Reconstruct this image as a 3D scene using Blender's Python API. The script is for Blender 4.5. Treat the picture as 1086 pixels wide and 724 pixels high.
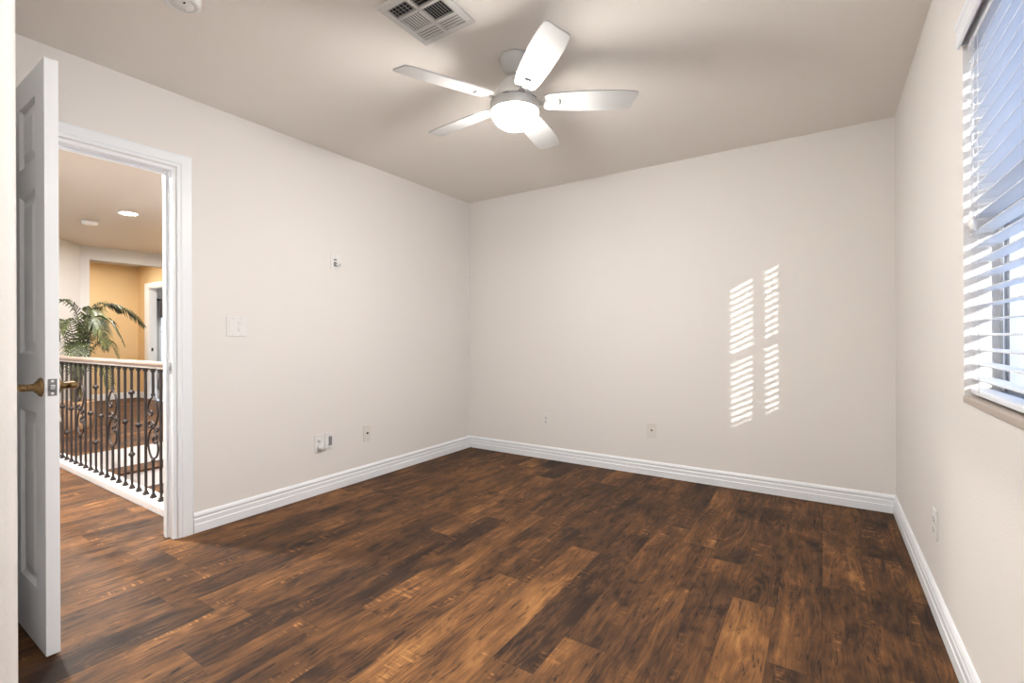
import bpy, bmesh, math, random
from mathutils import Vector, Matrix
random.seed(7)
PI = math.pi
scene = bpy.context.scene
for o in list(bpy.data.objects):
    bpy.data.objects.remove(o)
COL = scene.collection

# ------------------------------------------------------------------ camera
F_PX, YAW, CY, CAM_H, ROLL = 501.887, 0.582802, 357.63, 1.0952, -0.004243
D, XL, XR, H = 3.7245, -2.9627, 0.3667, 2.44          # back wall, left wall, right wall, ceiling
cs, sn = math.cos(YAW), math.sin(YAW)
fwd, right, down = Vector((-sn, cs, 0)), Vector((cs, sn, 0)), Vector((0, 0, -1))
Rx = right * math.cos(ROLL) - down * math.sin(ROLL)
Dx = right * math.sin(ROLL) + down * math.cos(ROLL)
cam = bpy.data.cameras.new('camera')
cam.sensor_width = 36.0
cam.lens = F_PX / 1086 * 36.0
cam.shift_y = -(362 - CY) / 1086
cam.clip_start = 0.02
camo = bpy.data.objects.new('camera', cam)
M = Matrix((Rx, -Dx, -fwd)).transposed().to_4x4()
M.translation = Vector((0, 0, CAM_H))
camo.matrix_world = M
COL.objects.link(camo)
scene.camera = camo

# ------------------------------------------------------------------ light and exposure
scene.view_settings.view_transform = 'Standard'
scene.view_settings.look = 'None'
scene.view_settings.gamma = 1.0
scene.view_settings.use_curve_mapping = False
scene.view_settings.exposure = 0.70
FILL_DOME_E = 92.0
FILL_CAN_E = 1800.0
BOWL_E, CAN_E, FILL_ALCOVE_E = 162.0, 680.0, 290.0
world = bpy.data.worlds.new('world'); scene.world = world
world.use_nodes = True
wn, wl = world.node_tree.nodes, world.node_tree.links
wn.clear()
w_out = wn.new('ShaderNodeOutputWorld'); w_bg = wn.new('ShaderNodeBackground')
w_tc = wn.new('ShaderNodeTexCoord'); w_sp = wn.new('ShaderNodeSeparateXYZ')
w_mr = wn.new('ShaderNodeMapRange'); w_rp = wn.new('ShaderNodeValToRGB')
w_mr.inputs[1].default_value = -0.5; w_mr.inputs[2].default_value = 1.0
w_rp.color_ramp.elements[0].position = 0.2; w_rp.color_ramp.elements[0].color = (0.36, 0.46, 0.68, 1)
w_rp.color_ramp.elements[1].position = 1.0; w_rp.color_ramp.elements[1].color = (0.22, 0.42, 0.95, 1)
e = w_rp.color_ramp.elements.new(0.36); e.color = (0.66, 0.80, 1.0, 1)
wl.new(w_tc.outputs['Generated'], w_sp.inputs[0]); wl.new(w_sp.outputs[2], w_mr.inputs[0])
wl.new(w_mr.outputs[0], w_rp.inputs[0]); wl.new(w_rp.outputs[0], w_bg.inputs[0])
wl.new(w_bg.outputs[0], w_out.inputs[0])
w_bg.inputs[1].default_value = 1.5
sun = bpy.data.lights.new('sun', 'SUN'); sun.energy = 3.4; sun.angle = math.radians(0.45); sun.color = (1.0, 0.95, 0.86)
suno = bpy.data.objects.new('sun', sun); COL.objects.link(suno)
suno.location = (6, -6, 4)
suno.rotation_euler = Vector((-math.sin(math.radians(20.3)), math.cos(math.radians(20.3)), -0.18)).to_track_quat('-Z', 'Y').to_euler()

# ------------------------------------------------------------------ materials
MATS = {}
def mat(name, col, rough=0.5, metal=0.0, bump=None, spec=0.5, emit=None, estr=0.0):
    if name in MATS: return MATS[name]
    m = bpy.data.materials.new(name); m.use_nodes = True
    n, l = m.node_tree.nodes, m.node_tree.links
    b = n['Principled BSDF']
    b.inputs['Base Color'].default_value = (*col, 1)
    b.inputs['Roughness'].default_value = rough
    b.inputs['Metallic'].default_value = metal
    b.inputs['Specular IOR Level'].default_value = spec
    if emit:
        b.inputs['Emission Color'].default_value = (*emit, 1)
        b.inputs['Emission Strength'].default_value = estr
    tc = n.new('ShaderNodeTexCoord')
    nz = n.new('ShaderNodeTexNoise')
    nz.inputs['Scale'].default_value = bump[0] if bump else 40
    nz.inputs['Detail'].default_value = 3
    l.new(tc.outputs['Object'], nz.inputs['Vector'])
    if bump:
        bp = n.new('ShaderNodeBump'); bp.inputs['Strength'].default_value = bump[1]; bp.inputs['Distance'].default_value = bump[2]
        l.new(nz.outputs[0], bp.inputs['Height']); l.new(bp.outputs[0], b.inputs['Normal'])
    else:
        mr = n.new('ShaderNodeMapRange')
        mr.inputs[3].default_value = max(0, rough - 0.04); mr.inputs[4].default_value = min(1, rough + 0.04)
        l.new(nz.outputs[0], mr.inputs[0]); l.new(mr.outputs[0], b.inputs['Roughness'])
    MATS[name] = m
    return m

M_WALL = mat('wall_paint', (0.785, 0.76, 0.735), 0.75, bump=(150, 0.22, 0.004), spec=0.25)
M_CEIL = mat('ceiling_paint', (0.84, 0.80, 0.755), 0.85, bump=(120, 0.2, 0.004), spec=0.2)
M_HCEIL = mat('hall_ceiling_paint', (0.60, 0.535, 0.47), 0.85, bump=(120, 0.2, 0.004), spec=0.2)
M_TRIM = mat('trim_paint', (0.82, 0.85, 0.885), 0.38)
M_DOOR = mat('door_paint', (0.80, 0.82, 0.845), 0.4)
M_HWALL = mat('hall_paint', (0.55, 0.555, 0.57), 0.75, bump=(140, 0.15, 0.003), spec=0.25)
M_YELLOW = mat('ochre_paint', (0.70, 0.52, 0.29), 0.75, bump=(140, 0.15, 0.003), spec=0.25)
M_GREY = mat('grey_paint', (0.50, 0.50, 0.50), 0.75, bump=(140, 0.15, 0.003), spec=0.25)
M_PLASTIC = mat('white_plastic', (0.78, 0.775, 0.765), 0.35)
M_PLASTIC_IV = mat('ivory_plastic', (0.72, 0.69, 0.65), 0.4)
M_CABLE = mat('white_cable', (0.72, 0.72, 0.74), 0.4)
M_DARK = mat('dark_slot', (0.015, 0.015, 0.017), 0.6)
M_DIM = mat('grey_recess', (0.22, 0.22, 0.23), 0.6)
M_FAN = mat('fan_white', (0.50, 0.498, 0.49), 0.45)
M_FANMOTOR = mat('fan_motor_white', (0.76, 0.75, 0.73), 0.35)
M_SLOT = mat('fan_slot_grey', (0.30, 0.29, 0.28), 0.5)
M_BOWL = mat('lit_glass_bowl', (0.9, 0.9, 0.88), 0.3, emit=(1.0, 0.965, 0.92), estr=BOWL_E)
M_CAN = mat('lit_can', (0.9, 0.9, 0.9), 0.4, emit=(1.0, 0.95, 0.90), estr=CAN_E)
M_FILL_CAN = mat('fill_can_bright', (0.9, 0.9, 0.9), 0.4, emit=(1.0, 0.93, 0.84), estr=FILL_CAN_E)
M_FILL_ALCOVE = mat('fill_can_alcove', (0.9, 0.9, 0.9), 0.4, emit=(1.0, 0.94, 0.87), estr=FILL_ALCOVE_E)
M_FILL_DOME = mat('fill_dome', (0.9, 0.9, 0.9), 0.4, emit=(1.0, 0.965, 0.92), estr=FILL_DOME_E)
M_BRASS = mat('antique_brass', (0.30, 0.20, 0.095), 0.28, metal=1.0)
M_STEEL = mat('satin_steel', (0.55, 0.55, 0.55), 0.35, metal=0.85)
M_LATCH = mat('dark_steel', (0.20, 0.20, 0.205), 0.45, metal=0.5)
M_IRON = mat('dark_bronze_iron', (0.024, 0.017, 0.016), 0.5, metal=0.2)
M_RAILWOOD = mat('pale_taupe_wood', (0.31, 0.225, 0.18), 0.45)
M_RAILCREAM = mat('cream_fillet', (0.75, 0.70, 0.64), 0.5)
M_SLAT = mat('blind_white', (0.80, 0.83, 0.88), 0.45)
M_VINYL = mat('window_vinyl', (0.42, 0.44, 0.47), 0.45)
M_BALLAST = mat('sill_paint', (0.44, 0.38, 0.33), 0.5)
M_VENT = mat('vent_enamel', (0.60, 0.59, 0.57), 0.45)
M_POT = mat('woven_pot', (0.55, 0.36, 0.22), 0.8, bump=(60, 0.8, 0.01))
M_SOIL = mat('soil', (0.05, 0.035, 0.025), 0.95)
M_STEM = mat('palm_stem', (0.30, 0.24, 0.12), 0.7)
M_CURTAIN = mat('taupe_curtain', (0.22, 0.19, 0.16), 0.9)
M_BED = mat('blue_grey_bedding', (0.35, 0.40, 0.46), 0.9)
M_BEDWOOD = mat('tan_wood', (0.42, 0.28, 0.16), 0.6)
M_STAIRWHITE = mat('stair_white', (0.80, 0.78, 0.78), 0.5)
M_BLACK = mat('black_metal', (0.02, 0.02, 0.02), 0.4)
M_CARPET = mat('grey_carpet', (0.42, 0.41, 0.40), 0.95, bump=(400, 0.5, 0.004))
M_TILE = mat('lower_floor_paint', (0.55, 0.50, 0.45), 0.7)

def leaf_material():
    m = bpy.data.materials.new('palm_leaf'); m.use_nodes = True
    n, l = m.node_tree.nodes, m.node_tree.links
    b = n['Principled BSDF']; b.inputs['Roughness'].default_value = 0.5
    tc = n.new('ShaderNodeTexCoord'); nz = n.new('ShaderNodeTexNoise'); nz.inputs['Scale'].default_value = 9
    rp = n.new('ShaderNodeValToRGB')
    rp.color_ramp.elements[0].position = 0.35; rp.color_ramp.elements[0].color = (0.022, 0.034, 0.016, 1)
    rp.color_ramp.elements[1].position = 0.68; rp.color_ramp.elements[1].color = (0.125, 0.155, 0.055, 1)
    l.new(tc.outputs['Object'], nz.inputs['Vector']); l.new(nz.outputs[0], rp.inputs[0]); l.new(rp.outputs[0], b.inputs['Base Color'])
    return m
M_LEAF = leaf_material()

def glass_material():
    m = bpy.data.materials.new('window_glass'); m.use_nodes = True
    n, l = m.node_tree.nodes, m.node_tree.links
    n.clear()
    out = n.new('ShaderNodeOutputMaterial'); mx = n.new('ShaderNodeMixShader')
    tr = n.new('ShaderNodeBsdfTransparent'); gl = n.new('ShaderNodeBsdfGlossy'); lw = n.new('ShaderNodeLayerWeight'); fr = n.new('ShaderNodeMath')
    gl.inputs['Roughness'].default_value = 0.02; fr.operation = 'MULTIPLY_ADD'; fr.inputs[1].default_value = 0.16; fr.inputs[2].default_value = 0.03; l.new(lw.outputs['Facing'], fr.inputs[0])
    tr.inputs[0].default_value = (0.95, 0.97, 0.98, 1)
    l.new(fr.outputs[0], mx.inputs[0]); l.new(tr.outputs[0], mx.inputs[1]); l.new(gl.outputs[0], mx.inputs[2]); l.new(mx.outputs[0], out.inputs[0])
    return m
M_GLASS = glass_material()

def floor_material():
    m = bpy.data.materials.new('rustic_hickory_planks'); m.use_nodes = True
    n, l = m.node_tree.nodes, m.node_tree.links
    b = n['Principled BSDF']
    tc = n.new('ShaderNodeTexCoord')
    at = n.new('ShaderNodeAttribute'); at.attribute_name = 'tone'
    se = n.new('ShaderNodeAttribute'); se.attribute_name = 'seed'
    uv = n.new('ShaderNodeUVMap'); uv.uv_map = 'plank'
    sep = n.new('ShaderNodeSeparateXYZ'); l.new(tc.outputs['Object'], sep.inputs[0])
    suv = n.new('ShaderNodeSeparateXYZ'); l.new(uv.outputs[0], suv.inputs[0])
    def math_(op, a, bb=None, c=None, clamp=False):
        k = n.new('ShaderNodeMath'); k.operation = op; k.use_clamp = clamp
        for i, v in enumerate((a, bb, c)):
            if v is None: continue
            if isinstance(v, (int, float)): k.inputs[i].default_value = v
            else: l.new(v, k.inputs[i])
        return k.outputs[0]
    seed = se.outputs['Fac']
    def coords(kx, ky, ks, xin=None):
        c = n.new('ShaderNodeCombineXYZ')
        l.new(math_('MULTIPLY', xin if xin is not None else sep.outputs[0], kx), c.inputs[0])
        l.new(math_('MULTIPLY', sep.outputs[1], ky), c.inputs[1])
        l.new(math_('MULTIPLY', seed, ks), c.inputs[2])
        return c.outputs[0]
    def noise(vec, scale=1, detail=4, rough=0.55, dist=0.0):
        k = n.new('ShaderNodeTexNoise')
        k.inputs['Scale'].default_value = scale; k.inputs['Detail'].default_value = detail
        k.inputs['Roughness'].default_value = rough; k.inputs['Distortion'].default_value = dist
        l.new(vec, k.inputs['Vector']); return k.outputs[0]
    warp = noise(coords(7, 2.6, 37), 1, 3, 0.5)
    xw = math_('MULTIPLY_ADD', math_('SUBTRACT', warp, 0.5), 0.06, sep.outputs[0])
    grain = noise(coords(85, 6, 31, xw), 1, 6, 0.72, 0.4)
    rings = n.new('ShaderNodeTexNoise'); rings.inputs['Scale'].default_value = 1; rings.inputs['Detail'].default_value = 1.5
    l.new(coords(9, 1.5, 61, xw), rings.inputs['Vector'])
    ringw = math_('SINE', math_('MULTIPLY', rings.outputs[0], 95.0))
    crack = noise(coords(80, 11, 83, xw), 1, 3, 0.6, 0.6)
    patch = noise(coords(5, 3, 97), 1, 2, 0.5)
    streak = noise(coords(17, 2.0, 53, xw), 1, 4, 0.6, 1.0)
    blotch = noise(coords(7, 3.2, 17), 1, 3, 0.55, 0.5)
    smoke = noise(coords(9, 4.5, 71), 1, 5, 0.6, 0.8)
    knots = noise(coords(13, 9, 43), 1, 2, 0.5, 0.3)
    saw = noise(coords(9, 75, 91), 1, 2, 0.5, 0.3)
    sawmask = noise(coords(15, 2.4, 23), 1, 2, 0.5)
    cath = n.new('ShaderNodeTexWave'); cath.wave_type = 'BANDS'; cath.bands_direction = 'X'
    cath.inputs['Scale'].default_value = 1.0; cath.inputs['Distortion'].default_value = 9.0
    cath.inputs['Detail'].default_value = 3; cath.inputs['Detail Scale'].default_value = 0.35
    l.new(coords(13, 1.6, 13), cath.inputs['Vector'])
    def lin(x, k):           # (x-.5)*k
        return math_('MULTIPLY', math_('SUBTRACT', x, 0.5), k)
    v = math_('ADD', math_('MULTIPLY_ADD', at.outputs['Fac'], 0.60, 0.165), lin(streak, 0.65))
    v = math_('ADD', v, lin(blotch, 0.90))
    v = math_('ADD', v, lin(grain, 0.85))
    v = math_('ADD', v, math_('MULTIPLY', math_('MULTIPLY', ringw, math_('MULTIPLY', math_('SUBTRACT', patch, 0.42, clamp=True), 4.0, clamp=True)), 0.10))
    sm = math_('MULTIPLY', math_('SMOOTHSTEP', smoke, 0.53, 0.70) if False else math_('MULTIPLY', math_('SUBTRACT', smoke, 0.55, clamp=True), 5.0, clamp=True), 0.30)
    v = math_('SUBTRACT', v, sm)
    kn = math_('MULTIPLY', math_('SUBTRACT', knots, 0.68, clamp=True), 4.0, clamp=True)
    v = math_('SUBTRACT', v, math_('MULTIPLY', kn, 0.6))
    ck = math_('MULTIPLY', math_('SUBTRACT', crack, 0.60, clamp=True), 9.0, clamp=True)
    v = math_('SUBTRACT', v, math_('MULTIPLY', ck, 0.45))
    sw = math_('MULTIPLY', math_('MULTIPLY', math_('SUBTRACT', saw, 0.54, clamp=True), 9.0, clamp=True),
               math_('MULTIPLY', math_('SUBTRACT', sawmask, 0.57, clamp=True), 9.0, clamp=True))
    v = math_('ADD', v, math_('MULTIPLY', sw, 0.42))
    # seams between planks
    W, L = 0.157, 1.2426
    ex = math_('MINIMUM', suv.outputs[0], math_('SUBTRACT', W, suv.outputs[0]))
    ey = math_('MINIMUM', suv.outputs[1], math_('SUBTRACT', L, suv.outputs[1]))
    ed = math_('MINIMUM', ex, ey)
    seam = math_('LESS_THAN', ed, 0.0011)
    rp = n.new('ShaderNodeValToRGB'); cr = rp.color_ramp
    cr.elements[0].position = 0.0; cr.elements[0].color = (0.018, 0.011, 0.008, 1)
    cr.elements[1].position = 1.0; cr.elements[1].color = (0.38, 0.187, 0.066, 1)
    for p, c in ((0.20, (0.036, 0.019, 0.012)), (0.42, (0.085, 0.0405, 0.0185)), (0.60, (0.150, 0.069, 0.027)), (0.8, (0.250, 0.117, 0.042))):
        q = cr.elements.new(p); q.color = (*c, 1)
    l.new(v, rp.inputs[0])
    mx = n.new('ShaderNodeMix'); mx.data_type = 'RGBA'
    l.new(math_('MULTIPLY', seam, 0.6), mx.inputs[0]); l.new(rp.outputs[0], mx.inputs[6]); mx.inputs[7].default_value = (0.02, 0.012, 0.009, 1)
    l.new(mx.outputs[2], b.inputs['Base Color'])
    b.inputs['Specular IOR Level'].default_value = 0.2
    l.new(math_('ADD', 0.62, lin(grain, 0.25)), b.inputs['Roughness'])
    bp = n.new('ShaderNodeBump'); bp.inputs['Strength'].default_value = 0.35; bp.inputs['Distance'].default_value = 0.002
    hh = math_('SUBTRACT', math_('ADD', grain, math_('MULTIPLY', streak, 0.6)), math_('MULTIPLY', seam, 1.5))
    l.new(hh, bp.inputs['Height']); l.new(bp.outputs[0], b.inputs['Normal'])
    return m
M_FLOOR = floor_material()

# ------------------------------------------------------------------ mesh helpers
class MB:
    def __init__(self): self.bm = bmesh.new()
    def box(self, x0, x1, y0, y1, z0, z1, mtx=None, bevel=0.0, seg=2):
        bm = bmesh.new()
        v = [bm.verts.new((x, y, z)) for x in (x0, x1) for y in (y0, y1) for z in (z0, z1)]
        for f in ((0,1,3,2), (4,6,7,5), (0,4,5,1), (2,3,7,6), (0,2,6,4), (1,5,7,3)): bm.faces.new([v[i] for i in f])
        if bevel: bmesh.ops.bevel(bm, geom=bm.edges[:], offset=bevel, segments=seg, affect='EDGES', profile=0.5)
        self._merge(bm, mtx); return self
    def _merge(self, bm, mtx=None):
        if mtx is not None: bmesh.ops.transform(bm, matrix=mtx, verts=bm.verts[:])
        bmesh.ops.recalc_face_normals(bm, faces=bm.faces[:])
        mp = {}
        for v in bm.verts: mp[v] = self.bm.verts.new(v.co)
        for f in bm.faces:
            nf = self.bm.faces.new([mp[v] for v in f.verts]); nf.smooth = f.smooth
        bm.free()
    def lathe(self, prof, n=32, mtx=None, smooth=True, caps=True):
        bm = bmesh.new(); rings = []
        for r, z in prof:
            if r < 1e-6: rings.append([bm.verts.new((0, 0, z))])
            else: rings.append([bm.verts.new((r*math.cos(2*PI*i/n), r*math.sin(2*PI*i/n), z)) for i in range(n)])
        for a, b in zip(rings, rings[1:]):
            for i in range(n):
                j = (i+1) % n
                if len(a) == 1 and len(b) == 1: continue
                if len(a) == 1: f = bm.faces.new((a[0], b[i], b[j]))
                elif len(b) == 1: f = bm.faces.new((a[i], a[j], b[0]))
                else: f = bm.faces.new((a[i], a[j], b[j], b[i]))
                f.smooth = smooth
        if caps and len(rings[0]) > 1: bm.faces.new(rings[0])
        if caps and len(rings[-1]) > 1: bm.faces.new(rings[-1])
        self._merge(bm, mtx); return self
    def cyl(self, r, z0, z1, n=24, mtx=None, bev=0.0):
        if bev: return self.lathe([(r-bev, z0), (r, z0+bev), (r, z1-bev), (r-bev, z1)], n, mtx, smooth=False)
        return self.lathe([(r, z0), (r, z1)], n, mtx, smooth=True)
    def tube(self, pts, r, n=8, smooth=True):
        bm = bmesh.new(); pts = [Vector(p) for p in pts]; rings = []
        rr = r if isinstance(r, (list, tuple)) else [r]*len(pts)
        t0 = (pts[1]-pts[0]).normalized()
        up = Vector((0, 0, 1)) if abs(t0.z) < 0.9 else Vector((1, 0, 0))
        nrm = t0.cross(up).normalized()
        for i, p in enumerate(pts):
            t = (pts[min(i+1, len(pts)-1)] - pts[max(i-1, 0)]).normalized()
            nrm = (nrm - t*nrm.dot(t)).normalized(); bn = t.cross(nrm)
            rings.append([bm.verts.new(p + (nrm*math.cos(2*PI*k/n) + bn*math.sin(2*PI*k/n))*rr[i]) for k in range(n)])
        for a, b in zip(rings, rings[1:]):
            for k in range(n):
                f = bm.faces.new((a[k], a[(k+1) % n], b[(k+1) % n], b[k])); f.smooth = smooth
        bm.faces.new(rings[0]); bm.faces.new(rings[-1])
        self._merge(bm); return self
    def prism(self, poly, z0, z1, mtx=None, bevel=0.0):
        bm = bmesh.new()
        a = [bm.verts.new((x, y, z0)) for x, y in poly]; b = [bm.verts.new((x, y, z1)) for x, y in poly]
        bm.faces.new(a); bm.faces.new(b)
        for i in range(len(poly)):
            j = (i+1) % len(poly); bm.faces.new((a[i], a[j], b[j], b[i]))
        if bevel: bmesh.ops.bevel(bm, geom=bm.edges[:], offset=bevel, segments=2, affect='EDGES')
        self._merge(bm, mtx); return self
    def sweep(self, prof, p0, p1, e1, e2, m0=0.0, m1=0.0, on=0):
        """extrude profile (a along e1, b along e2) from p0 to p1; ends shift by m * coordinate 'on' (mitre)"""
        bm = bmesh.new(); p0, p1, e1, e2 = map(Vector, (p0, p1, e1, e2)); t = (p1-p0).normalized()
        A = [bm.verts.new(p0 + e1*a + e2*b + t*(m0*(a, b)[on])) for a, b in prof]
        B = [bm.verts.new(p1 + e1*a + e2*b - t*(m1*(a, b)[on])) for a, b in prof]
        bm.faces.new(A); bm.faces.new(B)
        for i in range(len(prof)):
            j = (i+1) % len(prof); bm.faces.new((A[i], A[j], B[j], B[i]))
        self._merge(bm); return self
    def quad(self, pts, smooth=False):
        f = self.bm.faces.new([self.bm.verts.new(p) for p in pts]); f.smooth = smooth; return self
    def build(self, name, m, parent=None, loc=None):
        me = bpy.data.meshes.new(name); self.bm.to_mesh(me); self.bm.free()
        me.materials.append(m)
        o = bpy.data.objects.new(name, me); COL.objects.link(o)
        if parent: o.parent = parent
        if loc: o.location = loc
        return o
def T(x, y, z): return Matrix.Translation((x, y, z))
def R(a, ax): return Matrix.Rotation(a, 4, ax)
def tag(o, label=None, cat=None, group=None, kind=None):
    if label: o['label'] = label
    if cat: o['category'] = cat
    if group: o['group'] = group
    if kind: o['kind'] = kind
    return o
def thing(name, label, cat, loc=(0, 0, 0), group=None):
    o = bpy.data.objects.new(name, None); COL.objects.link(o); o.location = loc; o.empty_display_size = 0.1
    return tag(o, label, cat, group)
def struct(o, label, cat): return tag(o, label, cat, kind='structure')
def copy_tree(o, parent=None):
    c = o.copy(); COL.objects.link(c)
    if parent: c.parent = parent
    for ch in list(o.children): copy_tree(ch, c)
    return c
def smooth_pts(pts, k=6):
    """Catmull-Rom through the points"""
    P = [Vector(p) for p in pts]; P = [P[0]*2-P[1]] + P + [P[-1]*2-P[-2]]; out = []
    for i in range(1, len(P)-2):
        for j in range(k):
            t = j/k
            out.append(0.5*((2*P[i]) + (P[i+1]-P[i-1])*t + (2*P[i-1]-5*P[i]+4*P[i+1]-P[i+2])*t*t + (3*P[i]-P[i-1]-3*P[i+1]+P[i+2])*t**3))
    out.append(P[-2]); return out

# ------------------------------------------------------------------ shell: floor
WT = 0.12                                   # partition thickness
HX = XL - WT                                # hall side of the left wall
OY0, OY1, OZ = 0.47, 1.15, 2.03             # doorway in the left wall
VX0, VX1, VY0 = -5.87, HX, 1.25             # stair void
PW, PL, PX = 0.157, 1.2426, -0.952
ROWOFF = {-16: .88, -12: 1.046, -8: .934, -6: .75, -5: 1.09, -4: 1.27, -2: 1.80, -1: 2.248, 1: 1.55, 2: 2.61, 4: 2.175, 5: 1.80, 6: 2.48, 8: 2.535}
# tone of the plank whose near end is at about the given y (row, y): tone
TONE = {(-16, .88): .30, (-12, 1.046): .62, (-12, -.2): .26, (-8, .934): .56, (-8, -.31): .22, (-6, .75): .25, (-6, 1.99): .62, (-6, -.49): .60, (-6, 3.235): .3,
        (-5, 1.09): .22, (-5, -.15): .55, (-5, 2.33): .58, (-4, 1.27): .62, (-4, .03): .50, (-2, .56): .72, (-2, 1.80): .36, (-2, 3.04): .34,
        (-1, 1.005): .84, (-1, 2.248): .28, (1, .31): .68, (1, 1.55): .47, (1, 2.79): .33, (2, 2.61): .66, (2, 1.37): .42,
        (4, .93): .82, (4, 2.175): .40, (4, 3.42): .60, (5, .56): .30, (5, 1.80): .46, (6, 2.48): .66, (6, 1.24): .42, (8, 1.29): .30, (8, 2.535): .46,
        (0, 1.4): .24, (3, 2.2): .46, (7, 2.0): .50, (-3, 1.6): .44}
fb = bmesh.new(); fuv = fb.loops.layers.uv.new('plank')
ftone = fb.faces.layers.float.new('tone'); fseed = fb.faces.layers.float.new('seed')
rnd = random.Random(11)
def plank_quads(x0, x1, y0, y1):
    """what is left of a rectangle of floor after the walls' outside and the stair void are cut away"""
    res = []
    def clip(rx0, rx1, ry0, ry1):
        a, b, c, d = max(x0, rx0), min(x1, rx1), max(y0, ry0), min(y1, ry1)
        if b-a > 1e-4 and d-c > 1e-4: res.append((a, b, c, d))
    clip(XL, XR, -1.3, D)                        # room
    clip(HX, XL, OY0, OY1)                       # under the door
    clip(-8.85, HX, 0.1, VY0)                    # hall strip
    clip(-10.75, VX0, VY0, 3.556)                # landing beyond the stairs and the alcove
    clip(-10.75, -8.85, 2.15, VY0)
    return res
for k in range(-64, 10):
    off = ROWOFF.get(k, (rnd.random()*PL))
    x0 = PX + k*PW; x1 = x0 + PW
    j0 = int(math.floor((-1.5-off)/PL)); j1 = int(math.ceil((4.0-off)/PL))
    for j in range(j0, j1):
        y0 = off + j*PL; y1 = y0 + PL
        tone = min(0.72, max(0.2, rnd.gauss(0.45, 0.12)))
        best = 0.35
        for (r_, ys), tv in TONE.items():
            if r_ == k and abs(ys-y0) < best: tone = tv; best = abs(ys-y0)
        seed = rnd.random()
        for a, b, c, d in plank_quads(x0, x1, y0, y1):
            f = fb.faces.new([fb.verts.new(p) for p in ((a, c, 0), (b, c, 0), (b, d, 0), (a, d, 0))])
            f[ftone] = tone; f[fseed] = seed
            for lp in f.loops: lp[fuv].uv = (lp.vert.co.x-x0, lp.vert.co.y-y0)
me = bpy.data.meshes.new('floor'); fb.to_mesh(me); fb.free(); me.materials.append(M_FLOOR)
floor = bpy.data.objects.new('floor', me); COL.objects.link(floor)
struct(floor, 'dark rustic brown wood plank floor running from the room into the hall', 'floor')

# ------------------------------------------------------------------ shell: room walls and ceiling
NX, NY = -1.4914, 0.2745                     # outer corner of the near closet wall
b = MB()
b.box(HX, XL, 0.20, OY0, -0.02, H).box(HX, XL, OY1, D+0.12, -0.02, H).box(HX, XL, OY0, OY1, OZ, H)
struct(b.build('wall_left', M_WALL), 'left off-white wall with the doorway to the hall', 'wall')
struct(MB().box(XL, XR+0.14, D, D+0.12, -0.02, H).build('wall_back', M_WALL), 'off-white back wall with stripes of sunlight', 'wall')
WY0, WY1, WZ0, WZ1 = 0.80, 2.02, 0.885, 2.03
b = MB()
b.box(XR, XR+0.14, -1.3, WY0, -0.02, H).box(XR, XR+0.14, WY1, D, -0.02, H)
b.box(XR, XR+0.14, WY0, WY1, -0.02, WZ0).box(XR, XR+0.14, WY0, WY1, WZ1, H)
struct(b.build('wall_right', M_WALL), 'right off-white wall with the blind-covered window', 'wall')
struct(MB().box(NX, XR+0.14, -1.42, -1.3, -0.02, H).build('wall_front', M_WALL), 'wall behind the viewer', 'wall')
# closet wall with a rounded outer corner
rr = 0.02
poly = [(XL, -1.42), (NX, -1.42)] + [(NX-rr+rr*math.cos(a), NY-rr+rr*math.sin(a)) for a in [i*PI/2/8 for i in range(9)]] + [(XL, NY)]
struct(MB().prism(poly, -0.02, H).build('wall_near', M_WALL), 'textured rounded wall corner at the left edge, nearest the viewer', 'wall')
b = MB(); b.box(HX, XR+0.14, -1.42, D+0.12, H, H+0.1)
struct(b.build('ceiling', M_CEIL), 'taupe-white ceiling of the room', 'ceiling')

# baseboards
BB = [(0, 0), (.0150, 0), (.0150, .046), (.0120, .050), (.0120, .074), (.0085, .080), (.0085, .086), (.0125, .090), (.0125, .097), (.0085, .106), (.004, .112), (0, .112)]
def baseboard(name, p0, p1, nrm, m0, m1, label, mat_=None):
    o = MB().sweep(BB, p0, p1, nrm, (0, 0, 1), m0, m1, 0).build(name, mat_ or M_TRIM)
    return struct(o, label, 'baseboard')
g = 0.0030
baseboard('baseboard_left', (XL, 1.2305, g), (XL, D, g), (1, 0, 0), 0, 1, 'white grooved baseboard along the left wall')
baseboard('baseboard_back', (XL, D, g), (XR, D, g), (0, -1, 0), 1, 1, 'white grooved baseboard along the back wall')
baseboard('baseboard_right', (XR, D, g), (XR, -1.3, g), (-1, 0, 0), 1, 0, 'white grooved baseboard along the right wall')
baseboard('baseboard_near', (NX-rr, NY, g), (XL, NY, g), (0, 1, 0), 0, 0, 'white baseboard along the near wall behind the door')

# door casing, jamb and stop
CP = [(0, 0), (0, .011), (.004, .0125), (.010, .0125), (.013, .0112), (.017, .0125), (.022, .0155), (.060, .0172), (.068, .0168), (.072, .012), (.072, 0)]
b = MB()
cin0, cin1, cz = OY0-0.005+0.002, OY1+0.005, OZ+0.005
for sx, nx in ((XL, 1), (HX, -1)):
    b.sweep(CP, (sx, cin1, g), (sx, cin1, cz), (0, 1, 0), (nx, 0, 0), 0, -1, 0)
    b.sweep(CP, (sx, cin0, g), (sx, cin0, cz), (0, -1, 0), (nx, 0, 0), 0, -1, 0)
    b.sweep(CP, (sx, cin0, cz), (sx, cin1, cz), (0, 0, 1), (nx, 0, 0), -1, -1, 0)
JT = 0.016
b.box(HX-.001, XL+.001, OY1-JT, OY1, g, OZ).box(HX-.001, XL+.001, OY0, OY0+JT*0.1, g, OZ).box(HX-.001, XL+.001, OY0+JT*.1, OY1-JT, OZ-JT, OZ)
b.box(HX+.035, HX+.068, OY1-JT-.011, OY1-JT, g, OZ-JT).box(HX+.035, HX+.068, OY0+.004, OY1-JT-.011, OZ-JT-.011, OZ-JT)
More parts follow.
